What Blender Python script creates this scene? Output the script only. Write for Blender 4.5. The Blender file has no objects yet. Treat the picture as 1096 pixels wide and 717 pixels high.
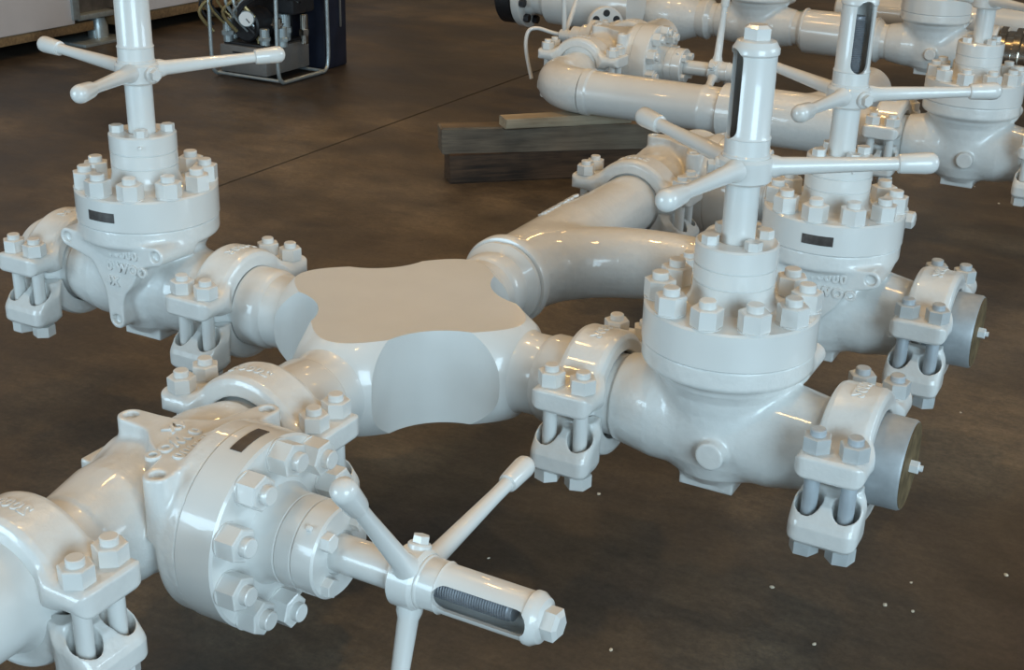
import bpy, bmesh, math, random
import numpy as np
import openvdb
from mathutils import Matrix, Vector
PI = math.pi
C = bpy.context.scene.collection
SC = bpy.context.scene
random.seed(4)

# ------------------------------------------------------------------ camera
cam_d = bpy.data.cameras.new('camera'); cam = bpy.data.objects.new('camera', cam_d); C.objects.link(cam)
fw = Vector((-0.42966422, 0.81517881, -0.38842266)).normalized()
rt = Vector((0.87918804, 0.47576772, 0.02595141)).normalized()
up = rt.cross(fw).normalized()
cam.matrix_world = Matrix(((rt.x, up.x, -fw.x, 1.656), (rt.y, up.y, -fw.y, -2.5748), (rt.z, up.z, -fw.z, 1.3126), (0, 0, 0, 1)))
cam_d.sensor_width = 36; cam_d.lens = 36 * 1407.4 / 1096; cam_d.clip_end = 200
SC.camera = cam
# ------------------------------------------------------------------ light
SC.view_settings.view_transform = 'Standard'; SC.view_settings.look = 'None'
SC.view_settings.gamma = 1; SC.view_settings.exposure = 0.0; SC.view_settings.use_curve_mapping = False
W = bpy.data.worlds.new('hall'); SC.world = W; W.use_nodes = True
bg = W.node_tree.nodes['Background']; bg.inputs[0].default_value = (0.66, 0.60, 0.52, 1); bg.inputs[1].default_value = 0.165

def area(name, loc, target, sx, sy, power, col):
    d = bpy.data.lights.new(name, 'AREA'); d.shape = 'RECTANGLE'; d.size = sx; d.size_y = sy; d.energy = power; d.color = col
    o = bpy.data.objects.new(name, d); C.objects.link(o); o.location = loc
    o.rotation_euler = (Vector(target) - Vector(loc)).to_track_quat('-Z', 'Y').to_euler(); return o
# daylight through the hall's open door, behind and right of the camera
area('door_daylight', (7.6, -6.4, 2.7), (0, 0, 0), 5.0, 4.6, 790, (0.60, 0.84, 1.0))
area('left_cool_fill', (-3.6, -6.6, 1.3), (-1.0, -.4, .1), 2.8, 2.6, 270, (0.58, 0.83, 1.0))  # added cool fill, lifts the -y faces on the left
area('right_cool_fill', (9.5, 3.0, 3.4), (1.5, 0, -.4), 4.0, 2.5, 300, (0.66, 0.86, 1.0))  # added cool fill, lightens the floor on the right
# rows of warm high-bay lamps under the roof
for ix in range(3):
    for iy in range(5):
        area('highbay_lamp', (-6.5 + 4.2 * ix, -2.5 + 4.0 * iy, 6.5), (-6.5 + 4.2 * ix, -2.5 + 4.0 * iy, 0), 0.32, 0.32, 26, (1.0, 0.60, 0.21))
area('highbay_lamp_main', (-0.9, 2.1, 6.3), (-0.9, 2.1, 0), 0.42, 0.42, 80, (1.0, 0.60, 0.21))

# ------------------------------------------------------------------ materials
def new_mat(name):
    m = bpy.data.materials.new(name); m.use_nodes = True
    nt = m.node_tree; return m, nt, nt.nodes['Principled BSDF']
def simple(name, col, rough=.5, metal=0, var=.12, scale=20, bump=.0, coat=0):
    m, nt, b = new_mat(name)
    tc = nt.nodes.new('ShaderNodeTexCoord'); n = nt.nodes.new('ShaderNodeTexNoise')
    n.inputs['Scale'].default_value = scale; n.inputs['Detail'].default_value = 5
    nt.links.new(tc.outputs['Object'], n.inputs['Vector'])
    r = nt.nodes.new('ShaderNodeValToRGB')
    r.color_ramp.elements[0].position = .3; r.color_ramp.elements[1].position = .7
    r.color_ramp.elements[0].color = [c * (1 - var) for c in col] + [1]
    r.color_ramp.elements[1].color = [min(1, c * (1 + var)) for c in col] + [1]
    nt.links.new(n.outputs['Fac'], r.inputs['Fac']); nt.links.new(r.outputs['Color'], b.inputs['Base Color'])
    b.inputs['Roughness'].default_value = rough; b.inputs['Metallic'].default_value = metal
    b.inputs['Coat Weight'].default_value = coat; b.inputs['Coat Roughness'].default_value = .05
    if bump:
        bp = nt.nodes.new('ShaderNodeBump'); bp.inputs['Strength'].default_value = bump; bp.inputs['Distance'].default_value = .004
        nt.links.new(n.outputs['Fac'], bp.inputs['Height']); nt.links.new(bp.outputs['Normal'], b.inputs['Normal'])
    return m
def paint_mat(name, col, bscale, bump, rough=.33):
    return simple(name, col, rough, 0, .025, bscale, bump, .55)
PAINT = paint_mat('gloss_paint', (.68, .675, .65), 9, .15)
CAST = paint_mat('gloss_paint_on_casting', (.68, .675, .65), 48, .5)
FLATP = paint_mat('satin_paint', (.60, .585, .55), 30, .05, .5)
STEEL = simple('bare_steel', (.36, .385, .40), .48, .3, .12, 30, .05)
ZINC = simple('zinc_stud', (.44, .48, .51), .42, .2, .1, 30, .05)
ZNUT = simple('dull_zinc_nut', (.50, .52, .52), .42, .15, .08, 30, .05)
RUST = simple('rusty_face', (.16, .115, .06), .6, .3, .5, 25, .1)
PLATE = simple('name_plate', (.10, .09, .085), .35, .5, .3, 60)
DARKM = simple('dark_steel', (.05, .05, .055), .35, .8, .3, 30)
BLACK = simple('black_rubber', (.012, .012, .014), .5, 0, .3, 30)
NAVY = simple('navy_sheet', (.010, .014, .028), .45, 0, .3, 8)
GALV = simple('galvanised', (.40, .45, .46), .35, .6, .15, 30)
TANK = simple('grey_tank', (.20, .19, .18), .45, .4, .1, 12)
PANEL = simple('panel_white', (.62, .57, .56), .5, 0, .04, 4)
BRUSH = simple('brushed_steel', (.22, .21, .20), .35, .8, .3, 12)
WHITE = simple('dial_white', (.7, .72, .72), .4, 0, .02, 5)
BRASS = simple('brass', (.45, .36, .18), .35, .8, .1, 5)
GREEN = simple('green_plastic', (.10, .24, .17), .5, 0, .2, 8)
CHIP = simple('pale_chip', (.6, .55, .45), .7, 0, .1, 50)
CHROME = simple('polished_steel', (.5, .47, .42), .16, 1.0, .2, 30)

def wood_mat(name, a, b_, scale=6):
    m, nt, b = new_mat(name)
    tc = nt.nodes.new('ShaderNodeTexCoord'); mp = nt.nodes.new('ShaderNodeMapping'); mp.inputs['Scale'].default_value = (1.2, 18, 18)
    n = nt.nodes.new('ShaderNodeTexNoise'); n.inputs['Scale'].default_value = scale * .5; n.inputs['Detail'].default_value = 7; n.inputs['Roughness'].default_value = .65
    n2 = nt.nodes.new('ShaderNodeTexNoise'); n2.inputs['Scale'].default_value = 4
    nt.links.new(tc.outputs['Object'], mp.inputs['Vector']); nt.links.new(mp.outputs['Vector'], n.inputs['Vector']); nt.links.new(tc.outputs['Object'], n2.inputs['Vector'])
    mx = nt.nodes.new('ShaderNodeMath'); mx.operation = 'ADD'; nt.links.new(n.outputs['Fac'], mx.inputs[0]); nt.links.new(n2.outputs['Fac'], mx.inputs[1])
    r = nt.nodes.new('ShaderNodeValToRGB'); r.color_ramp.elements[0].position = .75; r.color_ramp.elements[1].position = 1.25 - .02
    hv = nt.nodes.new('ShaderNodeMath'); hv.operation = 'MULTIPLY'; hv.inputs[1].default_value = .5; nt.links.new(mx.outputs[0], hv.inputs[0])
    r.color_ramp.elements[0].position = .38; r.color_ramp.elements[1].position = .62
    r.color_ramp.elements[0].color = (*a, 1); r.color_ramp.elements[1].color = (*b_, 1)
    nt.links.new(hv.outputs[0], r.inputs['Fac']); nt.links.new(r.outputs['Color'], b.inputs['Base Color'])
    b.inputs['Roughness'].default_value = .8
    bp = nt.nodes.new('ShaderNodeBump'); bp.inputs['Strength'].default_value = .5; bp.inputs['Distance'].default_value = .004
    nt.links.new(n.outputs['Fac'], bp.inputs['Height']); nt.links.new(bp.outputs['Normal'], b.inputs['Normal'])
    return m
WOODD = wood_mat('dark_timber', (.014, .009, .006), (.11, .062, .034))
WOODM = wood_mat('weathered_timber', (.07, .055, .04), (.20, .155, .11))
WOODL = wood_mat('pale_plank', (.22, .17, .11), (.42, .35, .25))
WOODY = wood_mat('yellow_skid', (.10, .06, .03), (.26, .17, .08))

OFF = (2.2, 17.3, 0)  # noise shifted so its paler zones fall at right, painting in daylight there
def floor_mat():
    m, nt, b = new_mat('stained_concrete')
    N = nt.nodes.new; L = nt.links.new
    tc = N('ShaderNodeTexCoord')
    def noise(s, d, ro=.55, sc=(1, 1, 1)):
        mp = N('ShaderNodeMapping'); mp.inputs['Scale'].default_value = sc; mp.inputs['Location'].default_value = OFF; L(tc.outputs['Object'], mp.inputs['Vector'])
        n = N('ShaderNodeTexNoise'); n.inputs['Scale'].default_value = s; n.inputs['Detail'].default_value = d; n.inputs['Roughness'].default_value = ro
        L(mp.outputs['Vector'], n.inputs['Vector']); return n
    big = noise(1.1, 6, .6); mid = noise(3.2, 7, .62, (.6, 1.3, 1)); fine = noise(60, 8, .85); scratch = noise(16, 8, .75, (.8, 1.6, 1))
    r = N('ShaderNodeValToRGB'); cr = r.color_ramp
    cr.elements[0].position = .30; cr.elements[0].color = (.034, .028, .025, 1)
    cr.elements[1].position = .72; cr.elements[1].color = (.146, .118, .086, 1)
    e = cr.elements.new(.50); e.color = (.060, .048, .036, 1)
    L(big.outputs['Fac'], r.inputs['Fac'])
    r2 = N('ShaderNodeValToRGB'); r2.color_ramp.elements[0].position = .33; r2.color_ramp.elements[0].color = (.55, .56, .60, 1)
    r2.color_ramp.elements[1].position = .66; r2.color_ramp.elements[1].color = (1.35, 1.3, 1.22, 1)
    L(mid.outputs['Fac'], r2.inputs['Fac'])
    mx = N('ShaderNodeMix'); mx.data_type = 'RGBA'; mx.blend_type = 'MULTIPLY'; mx.inputs[0].default_value = .8
    L(r.outputs['Color'], mx.inputs[6]); L(r2.outputs['Color'], mx.inputs[7])
    r3 = N('ShaderNodeValToRGB'); r3.color_ramp.elements[0].position = .35; r3.color_ramp.elements[0].color = (.45, .46, .48, 1)
    r3.color_ramp.elements[1].position = .68; r3.color_ramp.elements[1].color = (1.6, 1.55, 1.5, 1)
    L(fine.outputs['Fac'], r3.inputs['Fac'])
    m2 = N('ShaderNodeMix'); m2.data_type = 'RGBA'; m2.blend_type = 'MULTIPLY'; m2.inputs[0].default_value = .7
    L(mx.outputs[2], m2.inputs[6]); L(r3.outputs['Color'], m2.inputs[7])
    r4 = N('ShaderNodeValToRGB'); r4.color_ramp.elements[0].position = .3; r4.color_ramp.elements[0].color = (.55, .56, .60, 1)
    r4.color_ramp.elements[1].position = .7; r4.color_ramp.elements[1].color = (1.5, 1.46, 1.38, 1)
    L(scratch.outputs['Fac'], r4.inputs['Fac'])
    m3 = N('ShaderNodeMix'); m3.data_type = 'RGBA'; m3.blend_type = 'MULTIPLY'; m3.inputs[0].default_value = .7
    L(m2.outputs[2], m3.inputs[6]); L(r4.outputs['Color'], m3.inputs[7])
    L(m3.outputs[2], b.inputs['Base Color'])
    mr = N('ShaderNodeMapRange'); mr.inputs[3].default_value = .30; mr.inputs[4].default_value = .60
    L(mid.outputs['Fac'], mr.inputs[0]); L(mr.outputs[0], b.inputs['Roughness'])
    b.inputs['Specular IOR Level'].default_value = .5
    bp = N('ShaderNodeBump'); bp.inputs['Strength'].default_value = .3; bp.inputs['Distance'].default_value = .003
    L(fine.outputs['Fac'], bp.inputs['Height']); L(bp.outputs['Normal'], b.inputs['Normal'])
    return m
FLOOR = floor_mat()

# ------------------------------------------------------------------ mesh helpers
def finish(bm, name, mat, angle=32, smooth=True):
    bmesh.ops.remove_doubles(bm, verts=bm.verts, dist=1e-6)
    bmesh.ops.recalc_face_normals(bm, faces=bm.faces)
    for f in bm.faces: f.smooth = smooth
    a = math.radians(angle)
    for e in bm.edges:
        if len(e.link_faces) == 2 and e.calc_face_angle(0) > a: e.smooth = False
    me = bpy.data.meshes.new(name); bm.to_mesh(me); bm.free()
    if mat: me.materials.append(mat)
    return me
def rev(bm, prof, seg=48, M=Matrix()):
    """closed solid of revolution about z from (r, z) pairs"""
    rings = []
    for r, z in prof:
        if r < 1e-6: rings.append([bm.verts.new(M @ Vector((0, 0, z)))])
        else: rings.append([bm.verts.new(M @ Vector((r * math.cos(2 * PI * i / seg), r * math.sin(2 * PI * i / seg), z))) for i in range(seg)])
    for a, b in zip(rings, rings[1:]):
        if len(a) == 1 and len(b) == 1: continue
        for i in range(seg):
            j = (i + 1) % seg
            if len(a) == 1: bm.faces.new((a[0], b[i], b[j]))
            elif len(b) == 1: bm.faces.new((a[i], a[j], b[0]))
            else: bm.faces.new((a[i], a[j], b[j], b[i]))
    if len(rings[0]) > 1: bm.faces.new(rings[0])
    if len(rings[-1]) > 1: bm.faces.new(rings[-1])
def AX(axis):
    return {'z': Matrix(), 'x': Matrix.Rotation(PI / 2, 4, 'Y'), 'y': Matrix.Rotation(-PI / 2, 4, 'X')}[axis]
def cyl(bm, r, z0, z1, M=Matrix(), seg=32, bev=0):
    if bev: rev(bm, [(r - bev, z0), (r, z0 + bev), (r, z1 - bev), (r - bev, z1)], seg, M)
    else: rev(bm, [(r, z0), (r, z1)], seg, M)
def hexa(bm, af, z0, z1, M=Matrix(), ch=.06):
    R = af / math.sqrt(3); c = R * ch
    rev(bm, [(R, z0), (R, z1 - c), (R - c * 1.6, z1)], 6, M)
def box(bm, x0, x1, y0, y1, z0, z1, M=Matrix(), bev=0):
    v = [bm.verts.new(M @ Vector((x, y, z))) for x in (x0, x1) for y in (y0, y1) for z in (z0, z1)]
    fs = [bm.faces.new([v[i] for i in q]) for q in ((0, 1, 3, 2), (4, 6, 7, 5), (0, 4, 5, 1), (2, 3, 7, 6), (0, 2, 6, 4), (1, 5, 7, 3))]
    if bev:
        es = list({e for f in fs for e in f.edges})
        bmesh.ops.bevel(bm, geom=es, offset=bev, segments=2, affect='EDGES', profile=.5)
def path_tube(bm, pts, rad, seg=16, cap=True):
    pts = [Vector(p) for p in pts]
    if not hasattr(rad, '__len__'): rad = [rad] * len(pts)
    rings = []; nrm = None
    for i, p in enumerate(pts):
        t = (pts[min(i + 1, len(pts) - 1)] - pts[max(i - 1, 0)]).normalized()
        if nrm is None:
            nrm = t.cross(Vector((0, 0, 1)))
            if nrm.length < .1: nrm = t.cross(Vector((0, 1, 0)))
        nrm = (nrm - t * nrm.dot(t)).normalized(); b = t.cross(nrm)
        rings.append([bm.verts.new(p + (nrm * math.cos(2 * PI * k / seg) + b * math.sin(2 * PI * k / seg)) * rad[i]) for k in range(seg)])
    for a, b in zip(rings, rings[1:]):
        for k in range(seg): bm.faces.new((a[k], a[(k + 1) % seg], b[(k + 1) % seg], b[k]))
    if cap: bm.faces.new(rings[0]); bm.faces.new(rings[-1])
def smooth_path(pts, n=8):
    P = [Vector(p) for p in pts]; out = []
    for i in range(len(P) - 1):
        p0 = P[max(i - 1, 0)]; p1 = P[i]; p2 = P[i + 1]; p3 = P[min(i + 2, len(P) - 1)]
        for k in range(n):
            t = k / n
            out.append(.5 * ((2 * p1) + (p2 - p0) * t + (2 * p0 - 5 * p1 + 4 * p2 - p3) * t * t + (3 * p1 - p0 - 3 * p2 + p3) * t ** 3))
    out.append(P[-1]); return out
def boolean(mA, mB, op):
    a = bpy.data.objects.new('a', mA); b = bpy.data.objects.new('b', mB); C.objects.link(a); C.objects.link(b)
    md = a.modifiers.new('b', 'BOOLEAN'); md.operation = op; md.object = b; md.solver = 'EXACT'
    bpy.context.view_layer.update()
    dg = bpy.context.evaluated_depsgraph_get(); me = bpy.data.meshes.new_from_object(a.evaluated_get(dg))
    bpy.data.objects.remove(a); bpy.data.objects.remove(b); return me
def raw(bm):
    bmesh.ops.recalc_face_normals(bm, faces=bm.faces)
    me = bpy.data.meshes.new('raw'); bm.to_mesh(me); bm.free(); return me
def resmooth(me, name, mat, angle=32):
    bm = bmesh.new(); bm.from_mesh(me); return finish(bm, name, mat, angle)

# ---- signed distance modelling for castings
class Grid:
    def __init__(s, lo, hi, vox):
        s.vox = vox; s.lo = np.array(lo, float)
        n = [int(math.ceil((h - l) / vox)) + 1 for l, h in zip(lo, hi)]
        ax = [np.arange(k) * vox + l for k, l in zip(n, lo)]
        s.x, s.y, s.z = [a.astype(np.float32) for a in np.meshgrid(*ax, indexing='ij', sparse=True)]
        s.shape = n
    def mesh(s, d, name, mat):
        d = np.ascontiguousarray(np.broadcast_to(d, s.shape), dtype=np.float32).copy()
        bgv = s.vox * 3; d = np.clip(d, -bgv, bgv)
        g = openvdb.FloatGrid(bgv); g.copyFromArray(d)
        pts, tris, quads = g.convertToPolygons(isovalue=0, adaptivity=0.0)
        pts = np.asarray(pts) * s.vox + s.lo
        me = bpy.data.meshes.new(name)
        faces = [tuple(int(i) for i in q[::-1]) for q in quads] + [tuple(int(i) for i in q[::-1]) for q in tris]
        me.from_pydata(pts.tolist(), [], faces); me.update()
        bm = bmesh.new(); bm.from_mesh(me); bmesh.ops.recalc_face_normals(bm, faces=bm.faces)
        for f in bm.faces: f.smooth = True
        bm.to_mesh(me); bm.free(); me.materials.append(mat); return me
def smin(a, b, k):
    h = np.maximum(k - np.abs(a - b), 0) / k; return np.minimum(a, b) - h * h * k * .25
def smax(a, b, k): return -smin(-a, -b, k)
def poly_sdf(px, py, P):
    P = np.array(P, np.float32); d = None; s = None
    px, py = np.broadcast_arrays(px, py)
    for i in range(len(P)):
        a = P[i]; b = P[i - 1]; e = b - a; wx = px - a[0]; wy = py - a[1]
        if e @ e < 1e-12: continue
        t = np.clip((wx * e[0] + wy * e[1]) / (e @ e), 0, 1); bx = wx - e[0] * t; by = wy - e[1] * t
        q = bx * bx + by * by; d = q if d is None else np.minimum(d, q)
        c1 = py >= a[1]; c2 = py < b[1]; c3 = e[0] * wy > e[1] * wx
        fl = (c1 & c2 & c3) | (~c1 & ~c2 & ~c3); ss = np.where(fl, -1.0, 1.0)
        s = ss if s is None else s * ss
    return s * np.sqrt(d)
def sd_rev(r, z, prof):
    """prof: (r, z) outline, mirrored across the axis"""
    P = [(a, b) for a, b in prof] + [(-a, b) for a, b in reversed(prof)]
    return poly_sdf(r, z, P)
def sd_box(x, y, z, c, h, rnd=0):
    qx = np.abs(x - c[0]) - h[0] + rnd; qy = np.abs(y - c[1]) - h[1] + rnd; qz = np.abs(z - c[2]) - h[2] + rnd
    return np.sqrt(np.maximum(qx, 0) ** 2 + np.maximum(qy, 0) ** 2 + np.maximum(qz, 0) ** 2) + np.minimum(np.maximum(qx, np.maximum(qy, qz)), 0) - rnd
def seg2(x, y, a, b, ra, rb=None):
    rb = ra if rb is None else rb
    e = (b[0] - a[0], b[1] - a[1]); t = np.clip(((x - a[0]) * e[0] + (y - a[1]) * e[1]) / (e[0] ** 2 + e[1] ** 2), 0, 1)
    return np.sqrt((x - a[0] - e[0] * t) ** 2 + (y - a[1] - e[1] * t) ** 2) - (ra + (rb - ra) * t)

# ------------------------------------------------------------------ objects
def obj(name, me, parent=None, M=None, label=None):
    o = bpy.data.objects.new(name, me); C.objects.link(o)
    if parent is not None: o.parent = parent
    if M is not None: o.matrix_local = M
    if label: o['label'] = label
    return o
def thing(name, label, cat, M=Matrix(), group=None):
    o = bpy.data.objects.new(name, None); C.objects.link(o); o.empty_display_size = .1; o.matrix_world = M
    o['label'] = label; o['category'] = cat
    if group: o['group'] = group
    return o
def tag(o, label, cat, group=None):
    o['label'] = label; o['category'] = cat
    if group: o['group'] = group
    return o
T = Matrix.Translation
def RZ(d): return Matrix.Rotation(math.radians(d), 4, 'Z')

# ================================================================== floor
FZ = -.40
bm = bmesh.new(); box(bm, -14, 8, -6, 16, FZ - .12, FZ - .003)
fl = obj('floor', finish(bm, 'floor', simple('joint_filler', (.035, .028, .022), .8))); fl['kind'] = 'structure'
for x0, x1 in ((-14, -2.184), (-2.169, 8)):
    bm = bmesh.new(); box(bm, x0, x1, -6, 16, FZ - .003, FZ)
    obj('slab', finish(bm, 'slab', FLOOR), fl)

# ================================================================== shared part meshes
# --- valve body (run along x, stem up z, lug face toward -y)
def valve_body_mesh(vox):
    G = Grid((-.335, -.215, -.165), (.335, .215, .225), vox); x, y, z = G.x, G.y, G.z
    r = np.sqrt(x * x + y * y)
    d = sd_rev(r, z, [(0, -.13), (.076, -.13), (.102, -.104), (.119, -.065), (.128, 0), (.134, .06), (.143, .10), (.156, .125), (.156, .19), (0, .19)])
    rx = np.sqrt(y * y + z * z)
    run = sd_rev(rx, x, [(0, -.305), (.122, -.305), (.122, -.292), (.097, -.268), (.097, -.238), (.104, -.230), (.121, -.14), (.122, 0), (.121, .14), (.104, .230), (.097, .238), (.097, .268), (.122, .292), (.122, .305), (0, .305)])
    run = np.broadcast_to(run, G.shape)
    d = smin(d, run, .018)
    fl = sd_rev(r, z, [(0, .145), (.172, .145), (.184, .150), (.1875, .157), (.1875, .1965), (0, .1965)])
    d = smin(d, fl, .03)
    # lifting lug face
    p = seg2(x, z, (0, .115), (.156, .142), .040, .0255); p = smin(p, seg2(x, z, (0, .115), (-.156, .142), .040, .0255), .04)
    p = smin(p, seg2(x, z, (0, .10), (0, -.066), .036, .0265), .05)
    p = smin(p, np.sqrt((x - .02) ** 2 + (z - .085) ** 2) - .060, .05)
    lug = smax(np.broadcast_to(p, G.shape), np.broadcast_to(np.abs(y + .09) - .066, G.shape), .005)
    d = smin(d, lug, .014)
    for hx, hz in ((.156, .142), (-.156, .142), (0, -.066)):
        h = np.maximum(np.sqrt((x - hx) ** 2 + (z - hz) ** 2) - .0145, y + .144); d = np.maximum(d, -np.broadcast_to(h, G.shape))
    boss = np.maximum(np.sqrt((x + .03) ** 2 + (z + .02) ** 2) - .032, np.abs(y - .09) - .062)
    d = smin(d, np.broadcast_to(boss, G.shape), .010)
    pad = sd_box(x, y, z, (0, 0, -.120), (.064, .064, .030), .003)
    d = smin(d, pad, .008)
    return G.mesh(d, 'valve_body', CAST)
BODY = valve_body_mesh(.0036)
# --- bonnet (disc with neck)
bm = bmesh.new()
rev(bm, [(0, .1975), (.187, .1968), (.190, .1995), (.190, .277), (.1855, .2817), (.118, .2817), (.100, .288), (.092, .300), (.088, .316), (.0885, .336), (.0855, .3375), (.0855, .3395), (.0885, .341), (.0885, .359), (.0, .359)], 72)
BONNET = finish(bm, 'bonnet', PAINT, 30)
bm = bmesh.new()
rev(bm, [(0, .359), (.0885, .359), (.0885, .3735), (.0855, .375), (.0855, .377), (.0892, .3785), (.0892, .421), (.085, .425), (.043, .425), (.040, .420), (0, .420)], 64)
box(bm, .087, .098, -.005, .005, .395, .405, RZ(-52), .002)
GLAND = finish(bm, 'gland', PAINT, 30)
bm = bmesh.new(); hexa(bm, .033, 0, .019); CAPS = finish(bm, 'cap_screw', PAINT, 20)
bm = bmesh.new(); cyl(bm, .034, 0, .003); hexa(bm, .060, .002, .043); NUT = finish(bm, 'nut', PAINT, 20)
bm = bmesh.new(); cyl(bm, .0185, .04, .059, bev=.002, seg=24); STUDTIP = finish(bm, 'stud_end', PAINT, 30)
bm = bmesh.new(); rev(bm, [(0, .42), (.036, .42), (.036, .565), (0, .565)], 40); STEM = finish(bm, 'stem', PAINT, 30)
# handle: hub, arms along +x
bm = bmesh.new(); rev(bm, [(0, .556), (.052, .556), (.057, .561), (.057, .603), (.052, .610), (0, .610)], 48)
HUB = finish(bm, 'handle_hub', PAINT, 30)
bm = bmesh.new(); MX = T((0, 0, .585)) @ Matrix.Rotation(math.radians(-3.2), 4, 'Y') @ AX('x')
rev(bm, [(0, .02), (.026, .02), (.024, .062), (.0195, .075), (.0145, .27), (.0145, .314), (.0195, .316), (.0205, .322), (.0228, .375), (.0215, .386), (.016, .394), (.008, .398), (0, .399)], 28, MX)
ARM = finish(bm, 'handle_arm', PAINT, 30)
bm = bmesh.new(); MX = T((0, 0, .583)) @ AX('x'); cyl(bm, .022, .04, .064, MX, 24, .003); hexa(bm, .028, .06, .078, MX); SETS = finish(bm, 'set_screw', PAINT, 25)
# stem protector tube with slot window toward +x
bm = bmesh.new(); rev(bm, [(.037, .606), (.0475, .606), (.0495, .610), (.0495, .614), (.047, .617), (.047, .648), (.0485, .650), (.045, .656), (.0445, .818), (.048, .822), (.048, .832), (.044, .838), (.040, .846), (.030, .850), (0, .850), (0, .834), (.037, .834)], 56)
# close the inner wall
a = bm; tube_raw = None
bm.verts.ensure_lookup_table()
tube_me = raw(bm)
def yoke_mesh():
    b = bmesh.new(); seg = 56
    prof = [(.037, .606), (.0475, .606), (.0495, .610), (.0495, .614), (.047, .617), (.047, .648), (.0485, .650), (.045, .656), (.0445, .818), (.048, .822), (.048, .832), (.044, .838), (.040, .846), (.030, .850), (0, .850)]
    rev(b, [(0, .606)] + prof, seg)
    outer = raw(b); b = bmesh.new(); cyl(b, .037, .600, .834, seg=seg); inner = raw(b)
    m = boolean(outer, inner, 'DIFFERENCE')
    b = bmesh.new(); z0, z1, w = .657, .823, .0235; n = 10; pts = []
    for k in range(n + 1): t = PI * k / n; pts.append((w * math.cos(t), z1 - w * .6 + w * math.sin(t)))
    for k in range(n + 1): t = PI + PI * k / n; pts.append((w * math.cos(t), z0 + w * .6 + w * math.sin(t)))
    A = [b.verts.new((.0, p[0], p[1])) for p in pts]; B_ = [b.verts.new((.08, p[0], p[1])) for p in pts]
    b.faces.new(A); b.faces.new(B_)
    for i in range(len(pts)): j = (i + 1) % len(pts); b.faces.new((A[i], A[j], B_[j], B_[i]))
    return resmooth(boolean(m, raw(b), 'DIFFERENCE'), 'stem_guard', PAINT, 35)
bpy.data.meshes.remove(tube_me)
YOKE = yoke_mesh()
bm = bmesh.new(); hexa(bm, .052, .846, .878, ch=.2); ENDNUT = finish(bm, 'end_nut', PAINT, 20)
bm = bmesh.new(); pr = [(0, .60), (.02, .60)]
for k in range(36): z = .605 + k * .005; pr += [(.021, z), (.018, z + .0025)]
pr += [(.018, .79), (0, .79)]
rev(bm, pr, 24); THREAD = finish(bm, 'threaded_stem', simple('greased_thread', (.24, .25, .27), .4, .3, .2, 30), 60)
bm = bmesh.new()   # curved name plate on the bonnet rim
def curved_plate(bm, R, a0, a1, z0, z1, t=.0015, n=8):
    g = []
    for k in range(n + 1):
        a = a0 + (a1 - a0) * k / n
        g.append([bm.verts.new((rr * math.cos(a), rr * math.sin(a), zz)) for rr, zz in ((R, z0), (R + t, z0), (R + t, z1), (R, z1))])
    for p, q in zip(g, g[1:]):
        for i in range(4): j = (i + 1) % 4; bm.faces.new((p[i], p[j], q[j], q[i]))
    bm.faces.new(g[0]); bm.faces.new(g[-1])
curved_plate(bm, .1898, math.radians(-99), math.radians(-74), .224, .250)
NPLATE = finish(bm, 'name_plate', PLATE, 30)

def text_mesh(s, size, ext=.003, mat=None):
    cu = bpy.data.curves.new('t', 'FONT'); cu.body = s; cu.size = size; cu.extrude = ext; cu.bevel_depth = .0012; cu.align_x = 'CENTER'; cu.space_character = 1.15
    cu.resolution_u = 3; cu.offset = .0008
    o = bpy.data.objects.new('t', cu); C.objects.link(o); bpy.context.view_layer.update()
    me = bpy.data.meshes.new_from_object(o.evaluated_get(bpy.context.evaluated_depsgraph_get())); bpy.data.objects.remove(o)
    me.materials.clear(); me.materials.append(mat or CAST); return me
TXT1 = text_mesh('10000', .036, .0032); TXT2 = text_mesh('0 WOO', .037, .0032); TXT3 = text_mesh('4X', .034, .0032)
TXT4 = text_mesh('03161', .030, .002)

def make_valve(label, M, arm_phase=0, slot=0, nut_phase=14, screw_gap=60, letters=True, side_letters=False, detail=True, top=True, group=None):
    t = thing('gate_valve', label, 'valve', M, group)
    body = obj('valve_body', BODY, t)
    if letters:
        F = Matrix(((1, 0, 0, 0), (0, 0, -1, -.1565), (0, 1, 0, 0), (0, 0, 0, 1)))   # upright on the -y face
        for me, lx, lz in ((TXT1, .045, .120), (TXT2, .055, .078), (TXT3, .0, .036)):
            obj('raised_lettering', me, body, T((lx, 0, lz)) @ F)
    if side_letters:
        obj('raised_lettering', TXT4, body, T((.20, -.107, -.02)) @ Matrix(((1, 0, 0, 0), (0, 0, -1, 0), (0, 1, 0, 0), (0, 0, 0, 1))))
    obj('bonnet', BONNET, t)
    if detail or True:
        for k in range(10):
            a = math.radians(nut_phase + 36 * k)
            n = obj('nut', NUT, t, T((.157 * math.cos(a), .157 * math.sin(a), .2812)) @ RZ(random.uniform(0, 60)))
            obj('stud_end', STUDTIP, n)
    g = obj('gland', GLAND, t)
    for k in range(4):
        a = math.radians(nut_phase + 30 + 90 * k)
        obj('cap_screw', CAPS, g, T((.066 * math.cos(a), .066 * math.sin(a), .4245)) @ RZ(random.uniform(0, 60)))
    if letters or side_letters: obj('name_plate', NPLATE, t, label='dark stamped metal plate')
    obj('stem', STEM, t)
    if top:
        h = obj('handle_hub', HUB, t)
        for k in range(3): obj('handle_arm', ARM, h, RZ(math.degrees(arm_phase) + 120 * k))
        obj('set_screw', SETS, h, RZ(math.degrees(arm_phase) + screw_gap))
        y = obj('stem_guard', YOKE, t, RZ(slot)); obj('end_nut', ENDNUT, y)
        obj('threaded_stem', THREAD, t)
    return t

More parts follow.
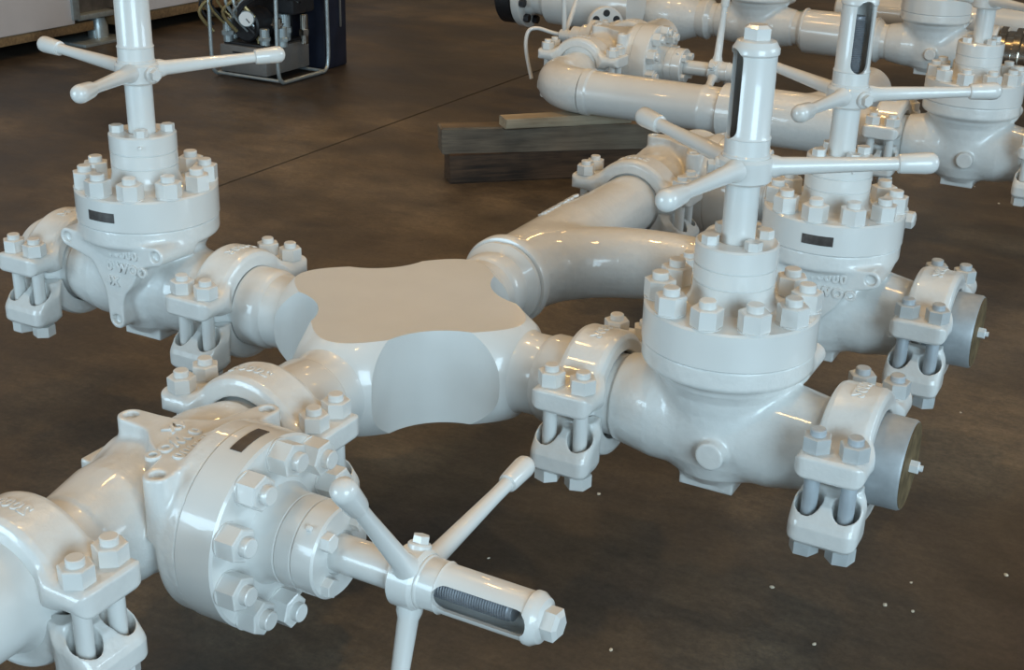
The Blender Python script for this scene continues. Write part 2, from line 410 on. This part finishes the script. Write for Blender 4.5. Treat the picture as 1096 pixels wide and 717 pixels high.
# --- clamp (run along x, ears at +-y, studs vertical)
def clamp_half(vox, upper):
    G = Grid((-.1, -.235, -.01) if upper else (-.1, -.235, -.175), (.1, .235, .175) if upper else (.1, .235, .01), vox)
    x, y = G.x, G.y; z = G.z if upper else -G.z
    r = np.sqrt(y * y + z * z)
    ring = sd_rev(r, x, [(0, -.056), (.134, -.056), (.145, -.051), (.150, -.040), (.150, .040), (.145, .051), (.134, .056), (0, .056)])
    ring = np.broadcast_to(ring, G.shape)
    ya = np.abs(y)
    if upper:
        # ear plate whose top rises to the arch
        prof = poly_sdf(ya, z, [(.115, .024), (.216, .024), (.220, .030), (.220, .071), (.214, .077), (.115, .078)])
        ear = smax(np.broadcast_to(prof, G.shape), np.broadcast_to(np.abs(x) - .074, G.shape), .03)
        d = smin(ring, ear, .026)
        for bx in (-.0385, .0385):
            p = np.maximum(np.sqrt((x - bx) ** 2 + (ya - .176) ** 2) - .0345, .0765 - z); d = np.maximum(d, -np.broadcast_to(p, G.shape))
        d = smax(d, np.broadcast_to(.016 - z, G.shape), .004)
    else:
        prof = poly_sdf(ya, z, [(.122, .03), (.168, .03), (.190, .042), (.214, .074), (.219, .086), (.219, .120), (.208, .131), (.15, .132), (.122, .12)])
        ear = smax(np.broadcast_to(prof, G.shape), np.broadcast_to(np.abs(x) - .074, G.shape), .03)
        d = smin(ring, ear, .02)
        for bx in (-.0385, .0385):
            p = np.maximum(np.sqrt((x - bx) ** 2 + (ya - .176) ** 2) - .0285, z - .112); d = smax(d, -np.broadcast_to(p, G.shape), .004)
        d = smax(d, np.broadcast_to(.016 - z, G.shape), .004)
    bore = np.minimum(sd_rev(r, x, [(0, -.1), (.106, -.1), (.106, -.034), (.128, -.022), (.128, .022), (.106, .034), (.106, .1), (0, .1)]), 1)
    d = np.maximum(d, -np.broadcast_to(bore, G.shape))
    return G.mesh(d, 'clamp_half', CAST)
CUP = clamp_half(.0024, True); CLO = clamp_half(.0024, False)
bm = bmesh.new(); cyl(bm, .0165, -.165, .123, seg=24, bev=.002); CSTUD = finish(bm, 'stud', PAINT, 30)
bm = bmesh.new(); cyl(bm, .0165, -.165, .123, seg=24, bev=.002); CSTUDZ = finish(bm, 'stud', ZINC, 30)
bm = bmesh.new(); hexa(bm, .054, .076, .109); CNUT = finish(bm, 'nut', PAINT, 20)
bm = bmesh.new(); hexa(bm, .054, .076, .109); CNUTZ = finish(bm, 'nut', ZNUT, 20)
bm = bmesh.new(); hexa(bm, .054, .131, .163); CNUTL = finish(bm, 'nut', PAINT, 20)
bm = bmesh.new(); hexa(bm, .054, .131, .163); CNUTLZ = finish(bm, 'nut', ZNUT, 20)
def wrap_text(st, size, R_, span, ext=.003):
    me = text_mesh(st, size, ext)   # wrapped round a cylinder whose axis is local x; text runs round it
    for v in me.vertices:
        a_ = v.co.x / R_ + span; h = R_ + v.co.z; v.co = Vector((v.co.y - size * .35, -h * math.sin(-a_), h * math.cos(a_)))
    return me
CLTXT = wrap_text('2000 S', .034, .1483, .12)
def make_clamp(label, M, zinc=False, text=False, group=None):
    t = thing('pipe_clamp', label, 'clamp', M, group)
    u = obj('upper_half', CUP, t); obj('raised_lettering', CLTXT, u); obj('lower_half', CLO, t)
    for sx in (-.0385, .0385):
        for sy in (-.176, .176):
            s = obj('stud', CSTUDZ if zinc else CSTUD, t, T((sx, sy, 0)), label='bare zinc grey stud' if zinc else None)
            obj('nut', CNUTZ if zinc else CNUT, s, RZ(random.uniform(0, 60)))
            obj('nut', CNUTLZ if zinc else CNUTL, s, Matrix.Rotation(PI, 4, 'X') @ RZ(random.uniform(0, 60)))
    return t

# ================================================================== front manifold
L = .835; CO = .302; c3 = L - CO
make_valve('white gate valve right of the flat-topped block, handle arm reaching far right, no plate', T((L, 0, 0)) @ RZ(180), .4655 - PI, 225 - 180, 18, 180, letters=False)
make_valve('white gate valve at far left with dark plate, its tube cropped by the top edge', T((-L, 0, 0)), .9304, 120, 10, -60)
make_valve('white gate valve behind the front right valve, dark plate on its bonnet', T((.817, .88, -.012)), .4764, 309, 14, -60, side_letters=True)
V4 = Matrix(((0, 0, 1, 0), (-1, 0, 0, -.89), (0, -1, 0, 0), (0, 0, 0, 1)))
# slot: world YZ angle 170deg -> local theta = 170-180
make_valve('white gate valve lying on its side in the left foreground, handle pointing right', V4, .1447 - PI, -10, 14, 60)
make_valve('white gate valve on its side, mostly hidden behind the nearest upright valve tube', Matrix(((0, 0, 1, 0), (-1, 0, 0, 1.75), (0, -1, 0, 0), (0, 0, 0, 1))), .3, 0, 14, 60, letters=False)

make_clamp('white clamp between the flat-topped block and the front right valve', T((c3, 0, 0)))
make_clamp('white clamp with zinc studs holding the nearer grey end cap', T((L + CO, 0, 0)), True)
make_clamp('white clamp between the far left valve and the flat-topped block', T((-c3, 0, 0)))
make_clamp('white clamp at the left edge, outer end of the far left valve', T((-L - CO, 0, 0)))
make_clamp('white clamp between the block and the valve lying on its side', T((0, -.588, 0)) @ RZ(90))
make_clamp('white clamp cropped by the lower left corner, nearest of all clamps', T((0, -.89 - CO - .05, 0)) @ RZ(90))
make_clamp('white clamp on the straight far end of the wye pipe', T((0, 1.448, 0)) @ RZ(90))
make_clamp('white clamp on the curved branch of the wye, hidden behind the front right valve', T((.817 - CO, .88, 0)))
make_clamp('white clamp with zinc studs holding the farther grey end cap', T((.817 + CO, .88, -.012)), True)

# block
def axprof(bm, M, s0, s1):
    rev(bm, [(0, -s0), (.122, -s0), (.122, -s0 + .013), (.100, -s0 + .035), (.100, -s0 + .05), (.107, -s0 + .055), (.107, -.412), (.103, -.402), (.098, -.395), (.098, -.352), (.103, -.340), (.120, -.326), (.30, 0), (.120, .326), (.103, .340), (.098, .352), (.098, .395), (.103, .402), (.107, .412), (.107, s1 - .055), (.100, s1 - .05), (.100, s1 - .035), (.122, s1 - .013), (.122, s1), (0, s1)], 96, M)
bm = bmesh.new(); axprof(bm, AX('x'), c3 - .003, c3 - .003); mA = raw(bm)
bm = bmesh.new(); axprof(bm, AX('y') @ Matrix.Rotation(.03, 4, 'Z'), .585, .50); mB = raw(bm)
blk = boolean(mA, mB, 'UNION')
bm = bmesh.new(); box(bm, -1, 1, -1, 1, -.12, .12); blk = boolean(blk, raw(bm), 'INTERSECT')
for sx in (-1, 1):
    for sy in (-1, 1):
        bm = bmesh.new(); cyl(bm, .172, -.3, .3, T((sx * .279, sy * .279, 0)), 96); blk = boolean(blk, raw(bm), 'DIFFERENCE')
blk = resmooth(blk, 'flow_cross', PAINT, 25)
tag(obj('flow_cross', blk), 'white four-way block with flat top and scooped corners in the middle', 'pipe cross')

# wye
def wye_mesh():
    G = Grid((-.155, .49, -.155), (.52, 1.46, .155), .0045); x, y, z = G.x, G.y, G.z
    rr = np.sqrt(x * x + z * z)
    s = sd_rev(rr, y, [(0, .503), (.105, .503), (.106, .56), (.114, .66), (.116, .95), (.104, 1.15), (.100, 1.40), (.122, 1.432), (.122, 1.445), (0, 1.445)])
    s = np.broadcast_to(s, G.shape)
    d2 = None; n = 18
    for k in range(n):
        t0 = PI / 2 * k / n; t1 = PI / 2 * (k + 1) / n; R = .36; cx, cy = .40, .52
        a = np.array([cx - .40 * math.cos(t0), cy + R * math.sin(t0), 0]); b = np.array([cx - .40 * math.cos(t1), cy + R * math.sin(t1), 0])
        e = b - a; t = np.clip(((x - a[0]) * e[0] + (y - a[1]) * e[1]) / (e @ e), 0, 1)
        q = np.sqrt((x - a[0] - e[0] * t) ** 2 + (y - a[1] - e[1] * t) ** 2 + z * z) - (.112 - .010 * (k + t) / n)
        d2 = q if d2 is None else np.minimum(d2, q)
    d2 = np.maximum(d2, np.broadcast_to(.503 - y, G.shape)); d2 = np.maximum(d2, np.broadcast_to(x - .45, G.shape))
    hub = sd_rev(np.sqrt((y - .88) ** 2 + z * z), x, [(0, .38), (.100, .38), (.100, .475), (.122, .498), (.122, .511), (0, .511)])
    d = smin(s, d2, .03); d = np.minimum(d, np.broadcast_to(hub, G.shape))
    return G.mesh(d, 'wye_body', CAST)
w = thing('wye_pipe', 'white forked pipe behind the block, one leg curving right, one straight', 'pipe')
wb = obj('wye_body', wye_mesh(), w)
bm = bmesh.new(); rev(bm, [(.0, .503), (.118, .503), (.130, .506), (.133, .511), (.133, .535), (.129, .541), (0, .541)], 64, AX('y')); obj('end_collar', finish(bm, 'end_collar', PAINT), w)
wt = text_mesh('10000 WOO', .040, .003)
for v in wt.vertices:   # wrapped on the straight leg's upper left side, reading along it
    a_ = v.co.y / .118 - .55; h = .1165 + v.co.z; v.co = Vector((h * math.sin(a_), v.co.x + .95, h * math.cos(a_)))
for p in wt.polygons: p.flip()
obj('raised_lettering', wt, wb)

# end caps
def end_cap(label, M):
    t = thing('end_cap', label, 'cap', M)
    bm = bmesh.new(); rev(bm, [(0, 0), (.122, 0), (.122, .013), (.100, .04), (.099, .115), (.096, .120), (0, .120)], 64, AX('x')); obj('cap_body', finish(bm, 'cap_body', STEEL), t)
    bm = bmesh.new(); rev(bm, [(0, .120), (.094, .120), (.094, .122), (0, .122)], 64, AX('x')); f = obj('cap_face', finish(bm, 'cap_face', RUST), t, label='rusty brown end face')
    bm = bmesh.new(); hexa(bm, .026, .120, .140, AX('x')); cyl(bm, .007, .139, .148, AX('x'), 12); obj('plug', finish(bm, 'plug', WHITE), t, label='small white hex plug')
end_cap('short grey steel end cap, nearer of two, on the front right valve', T((L + CO, 0, 0)))
end_cap('short grey steel end cap, farther of two, behind the first', T((.817 + CO, .88, -.012)))
def hub_stub(name, label, M, ln=.5):
    t = thing(name, label, 'pipe', M)
    bm = bmesh.new(); rev(bm, [(0, 0), (.122, 0), (.122, .013), (.105, .03), (.105, .085), (.112, .09), (.112, .105), (.101, .125), (.101, ln), (0, ln)], 64, AX('x')); obj('pipe_body', finish(bm, 'pipe_body', PAINT), t)
    return t
hub_stub('pipe_stub', 'white pipe leaving the lower left corner beyond the nearest clamp', T((0, -.89 - CO - .006, 0)) @ RZ(-90), .9)
hub_stub('pipe_stub', 'short white hub outside the clamp at the left edge', T((-L - CO, 0, 0)) @ RZ(180), .12)

# ================================================================== second manifold, behind
Y2 = 2.9; X8 = .82
make_valve('white gate valve standing at upper right, its tube cropped by the top', T((X8, Y2, -.01)) @ RZ(180), 2.2, 0, 14, 60, letters=False, top=True)
make_clamp('white clamp left of the upper right valve', T((X8 - CO, Y2, 0)))
make_clamp('white clamp cut off by the right edge, outer end of upper right valve', T((X8 + CO, Y2, 0)))
hub_stub('pipe_stub', 'short white hub outside the clamp at the right edge', T((X8 + CO, Y2, 0)), .3)
X7 = -1.10; Y7 = 3.62
V7 = Matrix(((0, 0, 1, X7), (-1, 0, 0, Y7), (0, -1, 0, .02), (0, 0, 0, 1)))
make_valve('distant white gate valve lying on its side beyond the elbow pipe', V7, -PI / 2, 160, 14, 60, letters=False)
make_clamp('white clamp between the elbow pipe and the distant side-lying valve', T((X7, Y7 - CO, .02)) @ RZ(90))
make_clamp('white clamp beyond the distant side-lying valve', T((X7, Y7 + CO, .02)) @ RZ(90))
# elbow pipe
t = thing('elbow_pipe', 'long white pipe bending at its left end, lying on the timber stack', 'pipe')
bm = bmesh.new(); R = .22; cx, cy = X7 + R, Y2 + R
pts = [(X7, Y7 - CO, .01), (X7, Y7 - CO - .02, .01), (X7, Y7 - CO - .04, 0), (X7, cy + .06, 0)]; rad = [.122, .12, .1, .1]
for k in range(13): a = PI + PI / 2 * k / 12; pts.append((cx + R * math.cos(a), cy + R * math.sin(a), 0)); rad.append(.104)
path_tube(bm, pts, rad, 40); obj('elbow', finish(bm, 'elbow', CAST), t)
bm = bmesh.new(); rev(bm, [(0, 0), (.107, 0), (.107, .03), (.100, .04), (.100, .56), (.104, .57), (.104, .59), (.100, .60), (.100, .66), (0, .66)], 56, T((cx, Y2, 0)) @ AX('x')); obj('straight_pipe', finish(bm, 'straight_pipe', PAINT), t)
t = thing('wye_pipe', 'white swollen forked pipe between elbow pipe and upper right clamp', 'pipe')
x0 = cx + .66
bm = bmesh.new(); rev(bm, [(0, 0), (.104, 0), (.122, .01), (.122, .04), (.122, .09), (.122, .30), (.120, .42), (.105, .62), (.1, X8 - CO - x0 - .04), (.122, X8 - CO - x0 - .012), (.122, X8 - CO - x0), (0, X8 - CO - x0)], 56, T((x0, Y2, 0)) @ AX('x')); obj('run', finish(bm, 'run', CAST), t)
bm = bmesh.new(); path_tube(bm, smooth_path([(x0 + .15, Y2, 0), (x0 + .35, Y2 + .04, 0), (x0 + .42, Y2 + .2, 0), (x0 + .44, Y2 + .5, 0), (x0 + .44, Y2 + .8, 0)], 6), .112, 40); obj('branch', finish(bm, 'branch', CAST), t)

# cross block of the second manifold, small choke, blind flange
hub_stub('pipe_stub', 'distant white pipe stub beyond the side-lying valve', T((X7, Y7 + CO, .02)) @ RZ(90), .42)
def make_choke(label, M):
    t = thing('choke_valve', label, 'valve', M)
    bm = bmesh.new(); rev(bm, [(0, -.02), (.11, -.02), (.115, 0), (.09, .06), (.085, .12), (.10, .125), (.10, .15), (.075, .155), (.07, .2), (.055, .21), (.055, .26), (.03, .27), (.03, .31), (0, .31)], 40); obj('valve_body', finish(bm, 'c', PAINT), t)
    bm = bmesh.new(); cyl(bm, .032, .29, .34, seg=24, bev=.004); h = obj('handle_hub', finish(bm, 'h', PAINT), t)
    for a, ln in ((-8, .36), (38, .36), (182, .24)):
        bm = bmesh.new(); cyl(bm, .013, .02, ln, T((0, 0, .315)) @ RZ(a) @ AX('x'), 16); obj('handle_arm', finish(bm, 'h', PAINT), h)
    bm = bmesh.new(); path_tube(bm, smooth_path([(0, 0, .32), (.01, -.02, .38), (.03, -.05, .46), (.01, -.08, .50), (-.08, -.10, .50), (-.24, -.10, .46)], 5), .011, 12); obj('bent_handle', finish(bm, 'h', PAINT), h)
    bm = bmesh.new(); hexa(bm, .05, .1, .135, T((.0, 0, .14)) @ RZ(100) @ AX('x')); obj('lock_nut', finish(bm, 'h', PAINT), t)
    return t
# z local -> -X ; x local -> up Z ; y local -> Y... (x cross y = z): Z x Y = -X
make_choke('small white valve at top centre with thin bent handles pointing left', Matrix(((0, 0, -1, -1.22), (0, 1, 0, 4.0), (1, 0, 0, .03), (0, 0, 0, 1))))

# third line, at the top edge
Y3 = 5.08
t = thing('flanged_spool', 'distant wide white pipe with bolted flange and black end, top centre', 'pipe', T((-2.2, 4.78, .1)))
bm = bmesh.new(); rev(bm, [(0, 0), (.19, 0), (.195, .01), (.195, .05), (.13, .055), (.11, .10), (.12, .16), (.16, .2), (.17, .5), (.15, .75), (0, .75)], 48, AX('x')); obj('pipe_body', finish(bm, 's', PAINT), t)
bm = bmesh.new(); rev(bm, [(0, -.12), (.17, -.12), (.18, -.11), (.18, -.02), (.15, 0), (0, 0)], 40, AX('x')); obj('end_cover', finish(bm, 's', BLACK), t, label='black rubber end cover')
for k in range(8):
    a = 2 * PI * k / 8 + .2
    bm = bmesh.new(); hexa(bm, .045, .05, .085, AX('x')); obj('nut', finish(bm, 's', DARKM), t, T((0, .155 * math.cos(a), .155 * math.sin(a))))
t = thing('blind_flange', 'small upright white disc with dark bolt holes, top centre', 'flange', T((-1.52, 4.50, .02)))
FM = Matrix.Rotation(math.radians(40), 4, 'Z') @ AX('y')
bm = bmesh.new(); cyl(bm, .105, -.02, .02, FM, 40, .003); obj('disc', finish(bm, 's', PAINT), t)
for k in range(6):
    a = 2 * PI * k / 6 + PI / 6
    bm = bmesh.new(); cyl(bm, .02, -.023, .0, FM @ T((.07 * math.cos(a), .07 * math.sin(a), 0)), 16); obj('bolt_hole', finish(bm, 's', BLACK), t, label='dark bolt hole')
bm = bmesh.new(); box(bm, -.08, .08, -.08, .08, FZ - .02, -.09); cyl(bm, .03, -.1, -.05, Matrix(), 16); obj('stand', finish(bm, 's', PAINT), t)
X9 = -.80; X10 = .22
make_valve('distant white gate valve left of the weld pipe at the top edge', T((X9, Y3, .02)) @ RZ(180), 1.1, 0, 14, 60, letters=False)
make_valve('distant white gate valve cropped by the top edge at upper right', T((X10, Y3, .0)) @ RZ(180), 1.1, 0, 14, 60, letters=False)
t = thing('weld_pipe', 'distant white pipe joining two valves along the top edge', 'pipe')
bm = bmesh.new(); x1 = X9 + CO; x2 = X10 - CO
rev(bm, [(0, 0), (.122, 0), (.125, .004), (.125, x2 - x1 - .14), (.118, x2 - x1 - .13), (.102, x2 - x1 - .11), (.102, x2 - x1 - .04), (.12, x2 - x1 - .01), (.12, x2 - x1), (0, x2 - x1)], 48, T((x1, Y3, .01)) @ AX('x')); obj('pipe_body', finish(bm, 's', PAINT), t)
t = thing('swelled_pipe', 'distant white bulging pipe left of the top edge valve', 'pipe')
bm = bmesh.new(); rev(bm, [(0, -.75), (.11, -.75), (.11, -.5), (.15, -.42), (.165, -.3), (.15, -.15), (.11, -.05), (.12, -.01), (.12, 0), (0, 0)], 48, T((X9 - CO, Y3, .02)) @ AX('x')); obj('pipe_body', finish(bm, 's', CAST), t)
make_clamp('distant white clamp right of the cropped top edge valve', T((X10 + CO, Y3, 0)))
t = thing('machined_spool', 'bare polished ribbed steel fitting at the right edge, top corner', 'pipe', T((X10 + CO, Y3, 0)))
bm = bmesh.new(); rev(bm, [(0, 0), (.12, 0), (.12, .06), (.15, .065), (.15, .10), (.13, .105), (.13, .14), (.15, .145), (.15, .18), (.13, .185), (.13, .22), (.15, .225), (.15, .26), (.11, .27), (.11, .5), (0, .5)], 48, AX('x')); obj('spool_body', finish(bm, 's', CHROME), t)
t = thing('far_pipe', 'farthest white pipe crossing the top right corner', 'pipe', T((.1, 5.75, .06)))
bm = bmesh.new(); cyl(bm, .1, -.6, 2.2, AX('x'), 40, .01); obj('pipe_body', finish(bm, 's', PAINT), t)

# ================================================================== timbers
def timber(name, label, c, ang, ln, wd, z0, z1, mat, grp=None):
    bm = bmesh.new(); box(bm, -ln / 2, ln / 2, -wd / 2, wd / 2, 0, z1 - z0, bev=.005)
    for v in bm.verts: v.co += Vector((random.uniform(-.004, .004), random.uniform(-.003, .003), random.uniform(-.003, .003)))
    o = obj(name, finish(bm, name, mat), None, T((c[0], c[1], z0)) @ RZ(ang)); return tag(o, label, 'timber', grp)
a = math.degrees(math.atan2(.99, .54))
dx, dy = math.cos(math.radians(a)), math.sin(math.radians(a)); nx, ny = -dy, dx
def along(s, off): return (-1.316 + dx * s + nx * off, 2.443 + dy * s + ny * off)
A1 = 39.5
def al(s_, off): c_, n_ = math.cos(math.radians(A1)), math.sin(math.radians(A1)); return (-1.335 + c_ * s_ - n_ * off, 2.435 + n_ * s_ + c_ * off)
timber('timber_beam', 'dark brown charred timber, bottom of the stack under the elbow pipe', al(.50, .09), 43, 1.0, .13, FZ, -.268, WOODD)
timber('timber_beam', 'weathered grey-brown timber, middle of the stack under the elbow pipe', al(.48, .085), A1, 1.02, .115, -.268, -.150, WOODM)
timber('timber_plank', 'pale plank on top of the timber stack', al(.56, .075), 46, .62, .10, -.150, -.103, WOODL)
# dunnage under the pipe that leaves the frame at lower left
timber('timber_beam', 'timber block under the pipe at the lower left, outside the frame', (0, -1.75), 0, .5, .2, FZ, -.25, WOODM)
timber('timber_block', 'upper timber block under the pipe at lower left, outside the frame', (0, -1.75), 90, .25, .2, -.25, -.102, WOODM)

# ================================================================== white container on skids, top left
t = thing('site_container', 'pale panelled container raised on wooden skids, top left corner', 'container')
bm = bmesh.new(); box(bm, -7.0, -5.05, .6, 3.83, -.25, 2.7, bev=.01); obj('side_panel', finish(bm, 's', PANEL), t)
bm = bmesh.new(); box(bm, -7.0, -5.05, 4.46, 7.6, -.25, 2.7, bev=.01); obj('side_panel', finish(bm, 's', PANEL), t)
bm = bmesh.new(); box(bm, -7.0, -5.12, 3.83, 4.46, -.20, 2.7); obj('steel_door', finish(bm, 's', BRUSH), t, label='dull brushed steel door panel')
bm = bmesh.new(); box(bm, -5.12, -5.03, 3.80, 3.86, -.22, 2.7, bev=.004); box(bm, -5.13, -5.05, 3.86, 4.2, -.235, -.20, bev=.004); obj('door_frame', finish(bm, 's', GALV), t, label='bright metal edge strip')
bm = bmesh.new(); box(bm, -5.30, -5.06, .6, 4.0, -.31, -.25, bev=.004); obj('skid', finish(bm, 's', WOODY), t, label='yellow-brown wooden skid')
bm = bmesh.new(); box(bm, -5.30, -5.06, 4.25, 7.6, -.32, -.25, bev=.004); obj('skid', finish(bm, 's', WOODY), t, label='yellow-brown wooden skid')
for y in (1.2, 2.6, 4.15, 5.6, 7.0):
    bm = bmesh.new(); box(bm, -6.9, -5.35, y - .07, y + .07, FZ, -.25); obj('bearer', finish(bm, 's', WOODD), t)
bm = bmesh.new(); box(bm, -5.32, -4.98, 3.83, 4.25, FZ, FZ + .02, bev=.003); rev(bm, [(0, .02), (.07, .02), (.07, .09), (.05, .15), (0, .15)], 20, T((-5.15, 4.12, FZ)))
tag(obj('foot_plate', finish(bm, 's', GALV)), 'blue-grey metal foot plate on the floor under the container', 'plate')

# ================================================================== hydraulic power unit
t = thing('power_unit', 'small hydraulic power unit in a bent tube frame with gauge', 'machine', T((-3.47, 3.87, FZ)))
def loop(x):
    return smooth_path([(x, -.24, .75), (x, -.25, .35), (x, -.25, .10), (x, -.22, .025), (x, -.15, .018), (x, 0, .018), (x, .15, .018), (x, .22, .025), (x, .25, .10), (x, .25, .35), (x, .24, .75)], 5)
for x in (-.25, .25):
    bm = bmesh.new(); path_tube(bm, loop(x), .012, 12); obj('frame_loop', finish(bm, 's', GALV), t, label='bent galvanised tube')
for y in (-.2, .2):
    bm = bmesh.new(); cyl(bm, .010, -.25, .25, T((0, y, .02)) @ AX('x'), 10); obj('frame_bar', finish(bm, 's', GALV), t)
bm = bmesh.new(); box(bm, -.22, .13, -.21, .22, .035, .20, bev=.008); tk = obj('oil_tank', finish(bm, 's', TANK), t)
bm = bmesh.new(); box(bm, -.12, .04, -.213, -.209, .155, .165); obj('tank_slot', finish(bm, 's', BLACK), tk, label='dark slot marking')
bm = bmesh.new(); box(bm, -.2, .1, -.19, .2, .20, .215, bev=.003); cyl(bm, .10, -.17, .17, T((-.05, 0, .32)) @ AX('y'), 28, .01); box(bm, -.13, .03, .06, .2, .21, .6, bev=.01); box(bm, -.2, .2, -.02, .2, .38, .8, bev=.02); obj('motor', finish(bm, 's', BLACK), t, label='black electric motor and pump')
bm = bmesh.new(); GM = T((.02, -.235, .375)) @ RZ(-60) @ AX('x'); cyl(bm, .048, -.02, .012, GM, 28, .003); g = obj('pressure_gauge', finish(bm, 's', GALV), t)
bm = bmesh.new(); cyl(bm, .042, .011, .014, GM, 28); obj('dial', finish(bm, 's', WHITE), g, label='white dial')
bm = bmesh.new(); cyl(bm, .003, -.002, .03, GM @ T((0, 0, .015)) @ RZ(40) @ AX('x'), 6); obj('needle', finish(bm, 's', BLACK), g)
for (x, y, z, r, h, m) in ((.08, -.15, .21, .03, .10, GALV), (.16, -.08, .20, .028, .12, GALV), (.10, .02, .22, .035, .16, GALV), (.2, .08, .20, .025, .18, CHROME), (-.18, -.17, .21, .03, .14, GALV), (.02, -.13, .21, .012, .08, BRASS), (-.22, -.05, .18, .028, .2, GALV), (.17, -.14, .32, .03, .06, CHROME)):
    bm = bmesh.new(); cyl(bm, r, 0, h, T((x, y, z)), 16, .003); hexa(bm, r * 2.3, h * .3, h * .5, T((x, y, z))); obj('fitting', finish(bm, 's', m), t)
rnd = random.Random(3)
for k in range(16):
    x0_ = rnd.uniform(-.27, .1); z0_ = rnd.uniform(.25, .38)
    p = [(x0_, -.2, z0_), (x0_ - .05, -.26, z0_ + .12), (x0_ + rnd.uniform(-.05, .15), -.22, z0_ + .22), (x0_ + rnd.uniform(.05, .3), -.15, z0_ + .22), (x0_ + .28, -.1, z0_ + rnd.uniform(.1, .35))]
    bm = bmesh.new(); path_tube(bm, smooth_path(p, 5), rnd.choice((.008, .011, .014)), 8); obj('hose', finish(bm, 's', rnd.choice((GALV, WOODM, GALV, BLACK, BRASS))), t)
bm = bmesh.new(); box(bm, 0, .03, 0, .26, .16, .20); obj('bracket', finish(bm, 's', GALV), t)
t = thing('cabinet', 'tall dark navy cabinet right of the hydraulic power unit', 'cabinet', T((-3.52, 4.32, FZ)))
bm = bmesh.new(); box(bm, -.2, .24, -.15, .09, 0, 1.2, bev=.012); obj('cabinet_body', finish(bm, 's', NAVY), t)
bm = bmesh.new(); box(bm, .24, .252, .01, .02, .25, .62, bev=.002); obj('handle_strip', finish(bm, 's', TANK), t)
# crate at the top
bm = bmesh.new(); box(bm, -.2, .2, -.1, .1, 0, .12, bev=.01)
tag(obj('storage_box', finish(bm, 's', GREEN), None, T((-1.25, 7.6, FZ)) @ RZ(25)), 'small green box on the floor at the top edge', 'box')

# ================================================================== pale flecks of debris on the floor
CHIPS = [(1.273, 0.197), (1.303, 0.08), (1.242, 0.073), (0.465, 0.197), (0.368, -0.219), (0.77, -0.399), (0.911, 3.54), (0.763, 3.763), (1.192, 1.203), (1.463, 0.347), (0.995, 0.01), (1.144, -0.156)]
for k, (x, y) in enumerate(CHIPS):
    bm = bmesh.new(); bmesh.ops.create_icosphere(bm, subdivisions=1, radius=random.uniform(.003, .006))
    for v in bm.verts: v.co = Vector((v.co.x * 1.3, v.co.y, v.co.z * .5)) * random.uniform(.8, 1.2)
    o = obj('paint_fleck', finish(bm, 'fleck', CHIP, smooth=False), None, T((x, y, FZ + .002)) @ RZ(random.uniform(0, 180)))
    tag(o, 'tiny pale fleck of debris lying on the bare dark floor', 'debris', 'pale flecks scattered on the floor')
